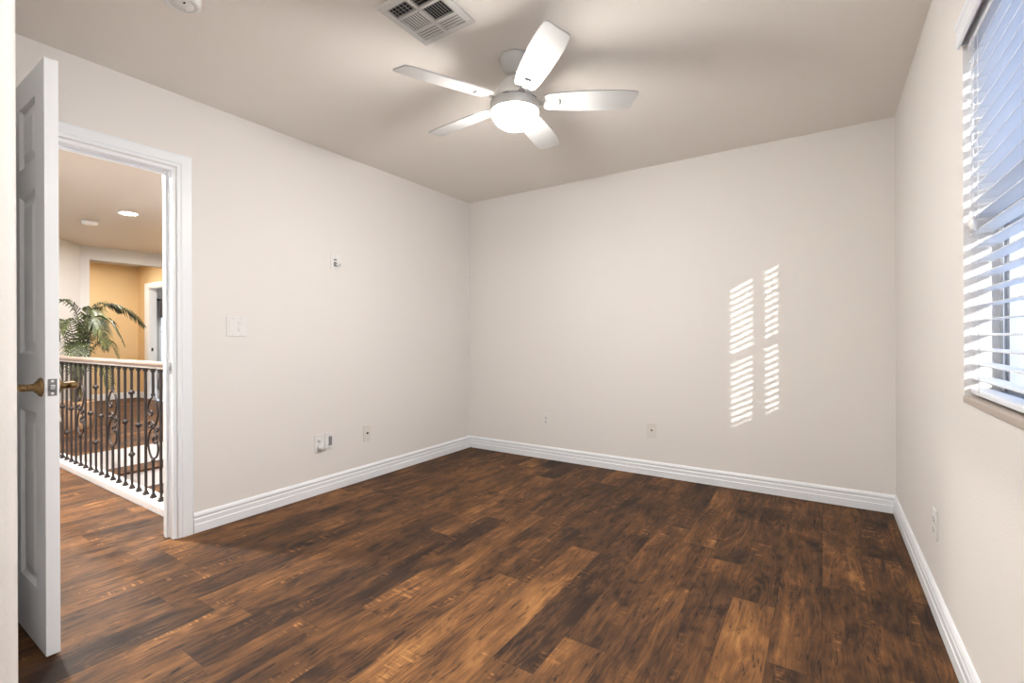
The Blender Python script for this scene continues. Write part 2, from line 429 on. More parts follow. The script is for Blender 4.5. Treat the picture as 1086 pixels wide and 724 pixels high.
casing = struct(b.build('trim_1', M_TRIM), 'white moulded door casing and jamb around the open doorway', 'door frame')
b = MB(); sy = OY1-JT
b.box(XL-.040, XL-.012, sy-.0016, sy, .902, .965, bevel=.0006).box(XL-.012, XL-.007, sy-.006, sy, .915, .952)
sp = b.build('strike_plate', M_STEEL, casing)
MB().box(XL-.034, XL-.020, sy-.0022, sy-.0014, .921, .946).build('latch_hole', M_DARK, sp)

# ------------------------------------------------------------------ door leaf, standing open at a right angle
DX0, DX1, DY0, DY1, DZ0, DZ1 = -2.955, -2.218, 0.471, 0.507, 0.012, 2.060
b = MB()
dm = (DY0+DY1)/2
xs = [DX0, DX0+.10, DX0+.10+.212, DX1-.112-.212, DX1-.112, DX1]
zs = [DZ0, .215, .835, 1.041, 1.63, 1.73, 1.96, DZ1]
b.box(xs[0], xs[1], DY0, DY1, DZ0, DZ1); b.box(xs[4], xs[5], DY0, DY1, DZ0, DZ1); b.box(xs[2], xs[3], DY0, DY1, DZ0, DZ1)
for x0, x1 in ((xs[1], xs[2]), (xs[3], xs[4])):
    for z0, z1 in ((zs[0], zs[1]), (zs[2], zs[3]), (zs[4], zs[5]), (zs[6], zs[7])):
        b.box(x0, x1, DY0, DY1, z0, z1)
    for z0, z1 in ((zs[1], zs[2]), (zs[3], zs[4]), (zs[5], zs[6])):
        for sgn, yf in ((-1, DY0), (1, DY1)):
            # sloping sticking, flat recess, raised field
            def ring(i, d): return [(x0+i, yf-sgn*d, z0+i), (x1-i, yf-sgn*d, z0+i), (x1-i, yf-sgn*d, z1-i), (x0+i, yf-sgn*d, z1-i)]
            rs = [ring(0, 0), ring(.012, .011), ring(.024, .011), ring(.050, .003)]
            for A, B in zip(rs, rs[1:]):
                for i in range(4):
                    j = (i+1) % 4; q = [A[i], A[j], B[j], B[i]]
                    b.quad(q if sgn < 0 else q[::-1])
            b.quad(rs[-1] if sgn < 0 else rs[-1][::-1])
door = struct(b.build('door_1', M_DOOR), 'white six-panel door standing open into the room', 'door')
HZ, HXc = 0.930, -2.262
def lever(sgn, yf, name, lab):
    """rosette, neck and lever pointing away from the door's edge"""
    m = T(HXc, yf, HZ) @ R(-PI/2*sgn, 'X')
    r_ = MB().lathe([(.0, 0), (.033, 0), (.033, .004), (.029, .009), (.022, .011), (.020, .016), (.0125, .020), (.0115, .040), (.0, .040)], 32, m).build(name, M_BRASS, door)
    y1 = yf + sgn*.050
    pts = [(HXc+.008, y1, HZ), (HXc-.012, y1, HZ), (HXc-.05, y1+sgn*.004, HZ+.001), (HXc-.085, y1+sgn*.004, HZ-.001), (HXc-.112, y1-sgn*.002, HZ-.006)]
    MB().tube(smooth_pts(pts, 6), [.011]*1+[.0115]*23+[.008], 12).build('lever', M_BRASS, r_)
    MB().cyl(.0125, .036, .056, 20, m, .003).build('lever_hub', M_BRASS, r_)
    r_['label'] = lab
lever(-1, DY0, 'door_handle', 'antique brass lever handle on the room side')
lever(1, DY1, 'door_handle', 'antique brass lever handle on the hall side')
b = MB().box(DX1-.0005, DX1+.0015, dm-.0118, dm+.0118, HZ-.029, HZ+.029, bevel=.0008)
lp = b.build('latch_plate', M_LATCH, door)
MB().box(DX1+.001, DX1+.010, dm-.007, dm+.006, HZ-.009, HZ+.009, bevel=.003).build('latch_bolt', M_STEEL, lp)
for dz in (-.021, .021):
    MB().cyl(.0042, 0, .0006, 14, T(DX1+.0012, dm, HZ+dz) @ R(PI/2, 'Y')).build('screw', M_PLASTIC, lp)
for hz in (.25, 1.02, 1.80):
    MB().cyl(.006, hz-.045, hz+.045, 14, T(DX0+.002, DY0-.006, 0)).build('hinge', M_BRASS, door)

# ------------------------------------------------------------------ window
GX = XR + 0.105                              # glass plane
b = MB()
fw = .042
for (y0, y1, z0, z1) in ((WY0, WY0+fw, WZ0, WZ1), (WY1-fw, WY1, WZ0, WZ1), (WY0+fw, WY1-fw, WZ0, WZ0+fw), (WY0+fw, WY1-fw, WZ1-fw, WZ1), (1.41-.028, 1.41+.028, WZ0+fw, WZ1-fw)):
    b.box(GX-.025, GX+.034, y0, y1, z0, z1, bevel=.003)
win = struct(b.build('window_1', M_VINYL), 'window in the right wall behind the white blind', 'window')
for (y0, y1) in ((WY0+fw, 1.41-.028), (1.41+.028, WY1-fw)):
    MB().box(GX-.020, GX+.020, y0, y1, 1.435, 1.475, bevel=.003).build('meeting_rail', M_VINYL, win)
    s = MB()
    s.box(GX-.018, GX+.008, y0, y0+.022, WZ0+fw, 1.435).box(GX-.018, GX+.008, y1-.022, y1, WZ0+fw, 1.435).box(GX-.018, GX+.008, y0+.022, y1-.022, WZ0+fw, WZ0+fw+.022)
    s.build('sash', M_VINYL, win)
    MB().box(GX-.002, GX+.002, y0, y1, WZ0+fw, WZ1-fw).build('glass_pane', M_GLASS, win)
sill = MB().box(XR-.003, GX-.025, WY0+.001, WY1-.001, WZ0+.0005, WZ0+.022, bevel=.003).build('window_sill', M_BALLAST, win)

BX = XR + .038                               # slat centre line
blind = thing('window_blind', 'white wide-slat venetian blind hanging in the window on the right', 'blind', (BX, (WY0+WY1)/2, WZ0))
def blind_part(mb, name, m):
    return mb.build(name, m, blind, (-BX, -(WY0+WY1)/2, -WZ0))
SY0, SY1 = WY0+.012, WY1-.010
b = MB(); pitch = .0445; zz = WZ0+.080; tilt = math.radians(-3.5); SLATS = []
while zz < WZ1-.058:
    SLATS.append(zz); m = T(BX, 0, zz) @ R(tilt, 'Y')
    prof = [(-.025, -.0012), (-.012, .0008), (0, .0014), (.012, .0008), (.025, -.0012)]
    pl = [(x, z+.0014) for x, z in prof] + [(x, z-.0014) for x, z in prof[::-1]]
    pl = [tuple((R(tilt, 'Y') @ Vector((x, 0, z)))[i] for i in (0, 2)) for x, z in pl]
    b.sweep(pl, (BX, SY0, zz), (BX, SY1, zz), (1, 0, 0), (0, 0, 1))
    zz += pitch
blind_part(b, 'slats', M_SLAT)
blind_part(MB().box(BX-.025, BX+.025, SY0, SY1, WZ0+.030, WZ0+.047, bevel=.004), 'bottom_rail', M_SLAT)
blind_part(MB().box(BX-.028, BX+.028, WY0+.003, WY1-.003, WZ1-.048, WZ1-.001, bevel=.002), 'headrail', M_SLAT)
VAL = [(0, 0), (.004, -.002), (.009, .004), (.010, .016), (.007, .024), (.007, .052), (.011, .060), (.012, .072), (.006, .078), (0, .078)]
b = MB().sweep([(-a, z) for a, z in VAL], (XR-.006, WY0-.02, 2.000), (XR-.006, WY1+.012, 2.000), (1, 0, 0), (0, 0, 1))
b.box(XR-.006, XR+.012, WY1-.012, WY1-.004, 2.0, 2.028)
blind_part(b, 'valance', M_SLAT)
for yl in (SY0+.11, 1.41, SY1-.10):
    c = MB()
    for dx in (-.0262, .0262): c.tube([(BX+dx, yl, WZ0+.04), (BX+dx, yl, WZ1-.04)], .0009, 6)
    for z in SLATS: c.tube([(BX-.0262, yl, z-.004), (BX+.0262, yl, z-.004)], .0006, 4)
    blind_part(c, 'ladder_cord', M_CABLE)
for yl, zb in ((SY1-.075, 1.46), (SY1-.095, 1.44)):
    c = MB().tube([(BX-.036, yl, zb), (BX-.034, yl, WZ1-.05)], .0012, 6); cd = blind_part(c, 'pull_cord', M_CABLE)
    t_ = MB().lathe([(0, 0), (.008, .002), (.0095, .012), (.006, .034), (.003, .044), (0, .045)], 16, T(BX-.036, yl, zb-.04)).build('tassel', M_PLASTIC, cd)

# ------------------------------------------------------------------ ceiling fan
FX, FY = -1.239, 1.913
fan = thing('ceiling_fan', 'white five-blade ceiling fan with a lit glass bowl', 'ceiling fan', (FX, FY, H))
def fp(mb, name, m, parent=None): return mb.build(name, m, parent or fan)
fp(MB().lathe([(0, -.0005), (.074, -.0005), (.076, -.010), (.070, -.016), (.064, -.034), (.062, -.040), (.050, -.062), (.036, -.076), (.024, -.082), (0, -.082)], 40), 'canopy', M_FAN)
fp(MB().lathe([(.0, -.08), (.0225, -.08), (.0225, -.086), (.013, -.090), (.013, -.125), (0, -.125)], 24), 'downrod', M_STEEL)
fp(MB().lathe([(0, -.100), (.030, -.100), (.046, -.106), (.066, -.122), (.088, -.158), (.102, -.194), (.105, -.210), (.0, -.210)], 48), 'motor_housing', M_FANMOTOR)
hub = MB().lathe([(.0, -.206), (.098, -.206), (.098, -.214), (.112, -.217), (.1175, -.222), (.1175, -.264), (.1155, -.267), (.113, -.264), (.113, -.2585), (0, -.2585)], 48)
lk = fp(hub, 'light_kit_ring', M_FAN)
for k in range(5):
    a = math.radians(66.4+72*k)
    MB().box(.1155, .1172, -.014, .014, -.2225, -.2185, R(a, 'Z')).build('ring_notch', M_DARK, lk)
bp_ = [(.1120, -.260)]
for i in range(0, 13):
    t_ = i/12*PI/2; bp_.append((.1122*math.cos(t_) if i < 12 else 0, -.261-.084*math.sin(t_)))
fp(MB().lathe([(0, -.2605)] + bp_, 48), 'glass_bowl', M_BOWL)
BZ = -.213; PITCH = math.radians(-13)
def blade_outline():
    pts = []
    wid = [(.140, .040), (.158, .051), (.22, .058), (.30, .064), (.40, .0665), (.48, .065), (.54, .060)]
    low = [(r, -w) for r, w in wid] + [(.570, -.057), (.581, -.050), (.583, -.036)]
    up = [(.564, .044), (.559, .053), (.549, .059)] + [(r, w) for r, w in wid[:-1]][::-1]
    return low + [(.570, .005)] + up
OUT = blade_outline()
blade0 = None
for k, ang in enumerate((31.5, -40.9, -115.5, 174.6, 101.3)):
    rot = R(math.radians(ang), 'Z')
    if blade0 is None:
        bl = MB().prism(OUT, -.0035, .0035, bevel=.0012).build('blade', M_FAN, fan)
        arm = MB()
        arm.box(.095, .150, -.016, .016, -.008, -.003, bevel=.0015).box(.145, .215, -.0085, .0085, -.0085, -.0034, bevel=.0015)
        ar = arm.build('blade_arm', M_FAN, bl)
        MB().box(.207, .2145, -.018, .018, -.0095, -.0034, bevel=.001).build('slot', M_SLOT, bl)
        blade0 = bl
    else:
        bl = copy_tree(blade0, fan)
    bl.matrix_local = T(0, 0, BZ) @ rot @ R(PITCH, 'X')

# ------------------------------------------------------------------ unseen fill lamp added above the viewer to brighten the room
nl = thing('added_fill_lamp', 'unseen round fill lamp added on the ceiling above the viewer', 'ceiling light', (-.24, .0, H))
MB().lathe([(0, -.0005), (.150, -.0005), (.150, -.022), (.142, -.026), (0, -.026)], 40).build('base', M_PLASTIC, nl)
MB().lathe([(0, -.0262), (.138, -.0262), (.130, -.045), (.100, -.066), (.055, -.078), (0, -.081)], 40).build('fill_dome', M_FILL_DOME, nl)

# ------------------------------------------------------------------ ceiling vent
vx0, vx1, vy0, vy1 = -1.515, -1.228, 1.302, 1.597
vent = thing('ceiling_vent', 'square white four-way air vent in the ceiling near the fan', 'vent', ((vx0+vx1)/2, (vy0+vy1)/2, H))
VW = vx1-vx0
def vp(mb, name, m): return mb.build(name, m, vent)
h2 = VW/2; f_ = .030; zt = -.0005; zb = -.012
b = MB()
for (x0, x1, y0, y1) in ((-h2, h2, -h2, -h2+f_), (-h2, h2, h2-f_, h2), (-h2, -h2+f_, -h2+f_, h2-f_), (h2-f_, h2, -h2+f_, h2-f_)):
    b.box(x0, x1, y0, y1, zb, zt, bevel=.002)
i2 = h2-f_; e1 = i2-.066
b.box(-.007, .007, -i2, i2, zb, zt)                     # centre bar
for y in (e1, -e1): b.box(-i2, i2, y-.0055, y+.0055, zb, zt)
vp(b, 'frame', M_VENT)
vp(MB().box(-h2+.004, h2-.004, -h2+.004, h2-.004, -.0018, -.0004), 'duct_opening', M_DARK)
def louvres(n, along, x0, x1, y0, y1, ang, hw=.0065):
    b = MB()
    for i in range(n):
        t_ = (i+.5)/n
        if along == 'y':
            m = T(x0+(x1-x0)*t_, 0, -.0068) @ R(ang, 'Y'); b.box(-hw, hw, y0, y1, -.0004, .0004, m)
        else:
            m = T(0, y0+(y1-y0)*t_, -.0068) @ R(ang, 'X'); b.box(x0, x1, -hw, hw, -.0004, .0004, m)
    return b
m1, m0 = e1-.0055, -e1+.0055
vp(louvres(8, 'y', -i2, -.007, m0, m1, -.12, .0040), 'louvres', M_VENT)
vp(louvres(8, 'y', .007, i2, m0, m1, .75, .0062), 'louvres', M_VENT)
for x0, x1 in ((-i2, -.007), (.007, i2)):
    vp(louvres(4, 'x', x0, x1, e1+.0055, i2, -.12, .0050), 'louvres', M_VENT)
    vp(louvres(4, 'x', x0, x1, -i2, -e1-.0055, .75, .0075), 'louvres', M_VENT)
b = MB()
for i in range(6): b.box(-i2+.012+i*.02, -i2+.0135+i*.02, -i2, -e1-.0055, -.004, -.0018)
vp(b, 'damper_blades', M_VENT)

# ------------------------------------------------------------------ smoke detector of the room
sd = thing('smoke_detector', 'round white smoke detector on the room ceiling at the top edge', 'smoke detector', (-2.095, .838, H))
MB().lathe([(0, -.0005), (.066, -.0005), (.066, -.012), (.064, -.014), (.064, -.030), (.058, -.036), (.048, -.038), (.046, -.036), (.040, -.036), (.038, -.039), (0, -.040)], 40).build('body', M_PLASTIC, sd)
MB().box(.018, .030, -.003, .003, -.0405, -.0385).build('sensor_slot', M_DARK, sd)
MB().cyl(.004, -.0405, -.038, 12, T(-.02, .02, 0)).build('test_button', M_PLASTIC_IV, sd)

# ------------------------------------------------------------------ wall plates
def frame_of(wall, u, z):
    """plate-local x = along the wall as the viewer sees it, y = up, z = out of the wall"""
    if wall == 'left': return Matrix(((0, 0, 1, XL+.0004), (1, 0, 0, u), (0, 1, 0, z), (0, 0, 0, 1)))
    if wall == 'back': return Matrix(((1, 0, 0, u), (0, 0, -1, D-.0004), (0, 1, 0, z), (0, 0, 0, 1)))
    if wall == 'right': return Matrix(((0, 0, -1, XR-.0004), (-1, 0, 0, u), (0, 1, 0, z), (0, 0, 0, 1)))
def plate(name, label, cat, wall, u, z, w, h, m=None, group=None):
    o = thing(name, label, cat, group=group); o.matrix_world = frame_of(wall, u, z)
    MB().box(-w/2, w/2, -h/2, h/2, 0, .006, bevel=.0025).build('plate', m or M_PLASTIC, o)
    return o
def screw(o, x, y): MB().cyl(.0028, .0055, .0068, 12, T(x, y, 0)).build('screw', M_DIM if False else M_STEEL, o)
def receptacle(o, cy_, m=None):
    r_ = MB().lathe([(.0, .0055), (.0165, .0055), (.0165, .0085), (.0, .0085)], 28, T(0, cy_, 0) @ Matrix.Diagonal((1, .86, 1, 1))).build('receptacle', m or M_PLASTIC, o)
    s = MB().box(-.0075, -.0052, -.001+cy_, .0078+cy_, .0082, .0089).box(.0052, .0075, .0005+cy_, .0078+cy_, .0082, .0089).cyl(.0026, .0082, .0089, 12, T(0, cy_-.0075, 0))
    s.build('slots', M_DARK, r_)
# double switch
o = plate('light_switch', 'white double switch plate on the left wall beside the doorway', 'light switch', 'left', 1.470, 1.168, .118, .118)
MB().box(-.0410, -.0060, -.034, .034, .0055, .0085, bevel=.001).build('rocker', M_PLASTIC, o)
MB().box(.0060, .0410, -.034, .034, .0055, .0078, bevel=.001).build('rocker', M_PLASTIC, o)
MB().box(.014, .034, .014, .030, .0075, .0105, bevel=.002).build('fan_button', M_PLASTIC, o)
MB().box(.010, .026, -.030, -.014, .0075, .0105, bevel=.002).build('fan_button', M_PLASTIC, o)
for x in (-.0235, .0235):
    for y in (.0485, -.0485): screw(o, x, y)
# high plate with a tail of cable
o = plate('cable_plate', 'small white wall plate high on the left wall with a cable tail', 'wall plate', 'left', 2.161, 1.645, .074, .116)
MB().box(-.012, .012, .012, .024, .0055, .0075).build('upper_slot', M_DIM, o)
MB().box(-.013, .013, -.030, .000, .0055, .0072).build('opening', M_DIM, o)
MB().box(-.006, .006, -.018, -.004, .0070, .0078).build('jack_hole', M_DARK, o)
MB().tube(smooth_pts([(0, -.012, .006), (.006, -.022, .020), (.020, -.026, .030), (.030, -.018, .026), (.028, -.010, .018)]), .0042, 10).build('cable_tail', M_CABLE, o)
for y in (.046, -.046): screw(o, 0, y)
# low pair on the left wall
o1 = plate('power_outlet', 'white power outlet with a plug in it, low on the left wall', 'outlet', 'left', 2.026, .359, .074, .122)
receptacle(o1, .021); receptacle(o1, -.021); screw(o1, 0, 0)
o2 = plate('media_plate', 'white plate with a dark opening beside the plugged-in outlet', 'wall plate', 'left', 2.106, .359, .072, .122)
MB().box(-.006, .020, -.030, .034, .0055, .0075).build('opening', M_DIM, o2)
MB().box(-.012, -.004, -.036, -.024, .0070, .0090).build('cable_hole', M_DARK, o2)
for y in (.050, -.050): screw(o2, 0, y)
pl = thing('power_plug', 'white round plug and short cord running from outlet into the plate beside it', 'plug'); pl.matrix_world = frame_of('left', 2.026, .359)
MB().lathe([(0, .0092), (.021, .0092), (.022, .014), (.020, .030), (.012, .034), (0, .034)], 24, T(.004, -.027, 0)).build('plug_body', M_CABLE, pl)
MB().tube(smooth_pts([(.018, -.032, .022), (.038, -.036, .026), (.056, -.034, .022), (.070, -.030, .012)]), .0036, 10).build('cord', M_CABLE, pl)
o = plate('coax_plate', 'white plate with one dark jack, low on the left wall near the corner', 'wall plate', 'left', 2.443, .359, .072, .126, M_PLASTIC_IV)
MB().lathe([(0, .0055), (.0075, .0055), (.0075, .012), (.005, .012), (.005, .014), (0, .014)], 18).build('jack', M_DARK, o)
for y in (.050, -.050): screw(o, 0, y)
o = plate('power_outlet', 'white double power outlet on the back wall near the left corner', 'outlet', 'back', -2.088, .357, .070, .118)
receptacle(o, .020); receptacle(o, -.020); screw(o, 0, 0)
o = plate('coax_plate', 'ivory plate with one dark jack on the back wall', 'wall plate', 'back', -1.136, .359, .078, .114, M_PLASTIC_IV)
MB().lathe([(0, .0055), (.0065, .0055), (.0065, .012), (0, .012)], 18).build('jack', M_DARK, o)
for y in (.046, -.046): screw(o, 0, y)
o = plate('power_outlet', 'white power outlet on the right wall below the window', 'outlet', 'right', 2.475, .353, .074, .116)
receptacle(o, .020); receptacle(o, -.020); screw(o, 0, 0)

# ------------------------------------------------------------------ hall shell
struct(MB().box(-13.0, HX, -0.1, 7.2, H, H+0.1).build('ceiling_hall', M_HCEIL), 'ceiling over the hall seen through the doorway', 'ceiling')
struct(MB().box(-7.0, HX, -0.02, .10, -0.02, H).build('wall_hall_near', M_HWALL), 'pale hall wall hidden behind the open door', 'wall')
# slanting wall
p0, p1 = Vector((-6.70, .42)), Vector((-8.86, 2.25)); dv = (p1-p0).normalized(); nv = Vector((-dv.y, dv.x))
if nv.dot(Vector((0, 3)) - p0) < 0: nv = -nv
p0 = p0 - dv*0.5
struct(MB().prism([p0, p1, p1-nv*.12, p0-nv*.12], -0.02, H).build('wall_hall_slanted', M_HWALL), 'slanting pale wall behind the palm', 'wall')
b = MB().box(-8.97, -8.85, 2.24, 2.350, -0.02, H).box(-8.97, -8.85, 2.350, 3.75, 2.245, H)
struct(b.build('wall_hall_far', M_HWALL), 'pale wall with the wide opening to the ochre passage', 'wall')
struct(MB().box(-10.87, -10.75, 2.0, 3.676, -0.02, H).build('wall_passage_end', M_YELLOW), 'ochre wall at the end of the passage', 'wall')
struct(MB().box(-10.75, -8.97, 2.05, 2.17, -0.02, H).build('wall_passage_near', M_YELLOW), 'near ochre wall of the passage', 'wall')
SDX0, SDX1 = -10.27, -9.42
b = MB().box(-10.75, SDX0, 3.556, 3.676, -0.02, H).box(SDX1, -5.75, 3.556, 3.676, -0.02, H).box(SDX0, SDX1, 3.556, 3.676, 2.03, H)
struct(b.build('wall_passage_side', M_YELLOW), 'ochre passage wall with the doorway to the grey room', 'wall')
b = MB()
cp2 = [(a*1.9, t_) for a, t_ in CP]
b.sweep(cp2, (SDX0-.005, 3.556, g), (SDX0-.005, 3.556, 2.035), (-1, 0, 0), (0, -1, 0), 0, -.55, 0)
b.sweep(cp2, (SDX1+.005, 3.556, g), (SDX1+.005, 3.556, 2.035), (1, 0, 0), (0, -1, 0), 0, -.55, 0)
b.sweep(CP, (SDX0-.13, 3.556, 2.035), (SDX1+.13, 3.556, 2.035), (0, 0, 1), (0, -1, 0), 0, 0, 0)
b.box(SDX0, SDX0+.016, 3.557, 3.675, g, 2.03).box(SDX1-.016, SDX1, 3.557, 3.675, g, 2.03).box(SDX0+.016, SDX1-.016, 3.557, 3.675, 2.014, 2.03)
c2 = struct(b.build('trim_2', M_TRIM), 'white casing of the far doorway in the ochre passage', 'door frame')
MB().box(SDX0+.016, SDX0+.018, 3.59, 3.62, .87, .93).build('strike_plate', M_DARK, c2)
baseboard('baseboard_passage', (-10.75, 3.556, g), (-10.75, 2.17, g), (1, 0, 0), 0, 0, 'white baseboard along the ochre end wall')
baseboard('baseboard_passage_side', (-10.75, 3.556, g), (SDX0-.145, 3.556, g), (0, -1, 0), 1, 0, 'short white baseboard beside the far doorway')
b3 = Vector((p0.x, p0.y, g)); b4 = Vector((p1.x, p1.y, g))
baseboard('baseboard_slanted', b3, b4, (nv.x, nv.y, 0), 0, 0, 'white baseboard along the slanting wall')
# grey room beyond
struct(MB().box(-12.6, -9.0, 3.676, 7.1, -0.02, 0.0).build('floor_far_room', M_CARPET), 'grey carpet of the far room', 'floor')
FWY0, FWY1, FWZ0, FWZ1 = 4.53, 6.4, .55, 1.95
b = MB().box(-12.62, -12.5, 3.556, FWY0, -0.02, H).box(-12.62, -12.5, FWY1, 7.1, -0.02, H).box(-12.62, -12.5, FWY0, FWY1, -0.02, FWZ0).box(-12.62, -12.5, FWY0, FWY1, FWZ1, H)
struct(b.build('wall_far_room', M_GREY), 'grey wall of the far room with its bright window', 'wall')
struct(MB().box(-12.5, -9.0, 7.0, 7.1, -0.02, H).build('wall_far_room_side', M_GREY), 'grey side wall of the far room', 'wall')
struct(MB().box(-9.0, -8.9, 3.676, 7.1, -0.02, H).build('wall_far_room_near', M_GREY), 'grey near wall of the far room', 'wall')
struct(MB().box(-12.5, -10.87, 3.556, 3.676, -0.02, H).build('wall_far_room_front', M_GREY), 'grey wall beside the far doorway', 'wall')
b = MB()
for (y0, y1, z0, z1) in ((FWY0, FWY0+.05, FWZ0, FWZ1), (FWY1-.05, FWY1, FWZ0, FWZ1), (FWY0+.05, FWY1-.05, FWZ0, FWZ0+.05), (FWY0+.05, FWY1-.05, FWZ1-.05, FWZ1), (FWY0+.05, FWY1-.05, 1.22, 1.27)):
    b.box(-12.59, -12.53, y0, y1, z0, z1)
w2 = struct(b.build('window_2', M_TRIM), 'bright window of the far grey room', 'window')
MB().box(-12.562, -12.558, FWY0+.05, FWY1-.05, FWZ0+.05, FWZ1-.05).build('glass_pane', M_GLASS, w2)
cur = thing('window_valance', 'short taupe gathered curtain on a black rod in the far room', 'curtain', (-12.42, 5.05, 1.97))
MB().box(-.078, -.006, -.50, -.48, -.012, .012).box(-.078, -.006, .50, .52, -.012, .012).tube([(0, -.56, 0), (0, .60, 0)], .014, 10).lathe([(0, -.03), (.022, -.02), (.028, 0), (.022, .02), (0, .03)], 14, T(0, -.57, 0) @ R(PI/2, 'X')).build('rod', M_BLACK, cur)
b = MB(); n_ = 60
P = []
for i in range(n_+1):
    y = -.52 + 1.08*i/n_; P.append((.018+.016*math.sin(i*1.25), y))
bm_ = b.bm
for i in range(n_):
    (xa, ya), (xb, yb) = P[i], P[i+1]; sp_ = 1.06
    b.quad([(xa, ya, .03), (xb, yb, .03), (xb*1.4, yb*sp_, -.40), (xa*1.4, ya*sp_, -.40)], True)
cv = b.build('curtain', M_CURTAIN, cur)
md = cv.modifiers.new('thickness', 'SOLIDIFY'); md.thickness = .004
bed = thing('bed', 'low bed with blue-grey bedding glimpsed in the far room', 'bed', (-11.35, 5.0, 0))
MB().box(-.95, .75, -.55, .75, .10, .28, bevel=.01).build('frame', M_BEDWOOD, bed)
MB().box(-.95, .72, -.53, .73, .28, .52, bevel=.05, seg=3).build('mattress', M_BED, bed)
for x in (-.88, .68):
    for y in (-.48, .68): MB().box(x-.035, x+.035, y-.035, y+.035, .001, .10).build('leg', M_BEDWOOD, bed)

# stairwell walls, lower floor
struct(MB().box(-5.87, HX, 2.62, 2.74, -2.8, H).build('wall_stair', M_HWALL), 'pale wall along the far side of the stairs', 'wall')
struct(MB().box(-5.87, -5.75, 2.74, 3.556, -2.8, H).build('wall_landing', M_HWALL), 'pale wall closing the landing', 'wall')
struct(MB().box(-3.2, HX, 1.37, 2.62, -2.8, -.02).build('wall_stair_end', M_HWALL), 'pale wall at the bottom of the stairwell', 'wall')
struct(MB().box(-5.87, HX, 1.2, 2.74, -2.85, -2.8).build('floor_lower', M_TILE), 'floor at the foot of the stairs', 'floor')
curb = MB().box(-8.0, HX, 1.25, 1.372, 0.0006, .045, bevel=.004).box(VX0, HX, 1.29, 1.372, -2.8, 0)
curb = MB().box(VX0, HX, VY0, 1.372, .0006, .045, bevel=.004).box(VX0, HX, VY0+.001, 1.372, -2.8, 0)
struct(curb.build('trim_3', M_STAIRWHITE), 'white kerb under the iron railing', 'kerb')
# stairs going down towards the room
st = tag(thing('staircase', '', '', (VX0, 1.372, 0)), 'stairs with white risers and brown wood treads behind the railing', 'stairs')
rise, run, SW = .182, .275, 1.247
for i in range(9):
    x = i*run; z = -i*rise
    MB().box(x-.02, x, .001, SW, z-rise+.001, z-.001).build('riser', M_STAIRWHITE, st)
    tm = bpy.data.meshes.new('tread')
    o = MB().box(x-.0005, x+run+.012, .001, SW, z-rise-.025, z-rise, bevel=.004).build('tread', M_FLOOR, st)
    for nm, val in (('tone', .52), ('seed', random.random())):
        a = o.data.attributes.new(nm, 'FLOAT', 'FACE')
        for d in a.data: d.value = val
    uvl = o.data.uv_layers.new(name='plank')
    for d in uvl.data: d.uv = (.07, .5)

# ------------------------------------------------------------------ iron railing
RY = 1.305
rail = thing('stair_railing', 'dark iron stair railing with scrolls and a pale wood handrail', 'railing', (VX0, RY, .045))
def rp_(mb, name, m, parent=None): return mb.build(name, m, parent or rail)
RL0, RL1 = -.02, -HX*-1 - VX0 - .004
RL1 = HX - VX0 - .003
HR = [(-.024, .876), (-.022, .868), (.022, .868), (.024, .876), (.028, .884), (.026, .894), (.018, .901), (0, .903), (-.018, .901), (-.026, .894), (-.028, .884)]
rp_(MB().sweep(HR, (RL0, 0, 0), (RL1, 0, 0), (0, 1, 0), (0, 0, 1)), 'handrail', M_RAILWOOD)
rp_(MB().box(RL0, RL1, -.018, .018, .856, .868, bevel=.002), 'fillet', M_RAILCREAM)
def knuckle(z, parent):
    k = MB().lathe([(.0065, -.018), (.010, -.018), (.012, -.012), (.018, -.008), (.020, 0), (.018, .008), (.012, .012), (.010, .018), (.0065, .018)], 16, T(0, 0, z))
    return k.build('knuckle', M_IRON, parent)
def scroll(parent):
    b = MB(); z0 = .4625
    S = [
        [(0, .212), (.028, .175), (.041, .115), (.036, .062), (.016, .020), (-.004, 0), (-.026, -.030), (-.041, -.085), (-.039, -.140), (-.022, -.188), (0, -.212)],
        [(0, .205), (-.026, .180), (-.041, .135), (-.038, .095), (-.022, .076), (-.008, .088), (-.010, .106), (-.022, .108)],
        [(.010, .022), (-.012, .040), (-.030, .034), (-.038, .016), (-.028, .000), (-.014, .006), (-.018, .018)],
        [(-.006, -.010), (.014, .012), (.032, .014), (.042, -.002), (.034, -.018), (.018, -.014), (.021, -.002)],
        [(0, -.205), (.030, -.182), (.042, -.135), (.034, -.085), (.014, -.060), (.000, -.076), (.006, -.098), (.020, -.098)],
        [(.004, -.022), (.026, -.034), (.034, -.052), (.022, -.062), (.012, -.052)],
    ]
    for c in S: b.tube(smooth_pts([(x*1.85, 0, z+z0) for x, z in c], 6), .0064, 8)
    b.lathe([(.0065, -.012), (.012, -.008), (.012, .008), (.0065, .012)], 12, T(0, 0, z0+.218)).lathe([(.0065, -.012), (.012, -.008), (.012, .008), (.0065, .012)], 12, T(0, 0, z0-.218))
    return b.build('scroll', M_IRON, parent)
def shoe(parent, z, flip):
    s = -1 if flip else 1
    b = MB().box(-.016, .016, -.016, .016, min(z, z+s*.014), max(z, z+s*.014), bevel=.002)
    b.box(-.0115, .0115, -.0115, .0115, min(z+s*.014, z+s*.026), max(z+s*.014, z+s*.026), bevel=.002)
    return b.build('shoe' if not flip else 'collar', M_IRON, parent)
ZT = .856; hw = .0066
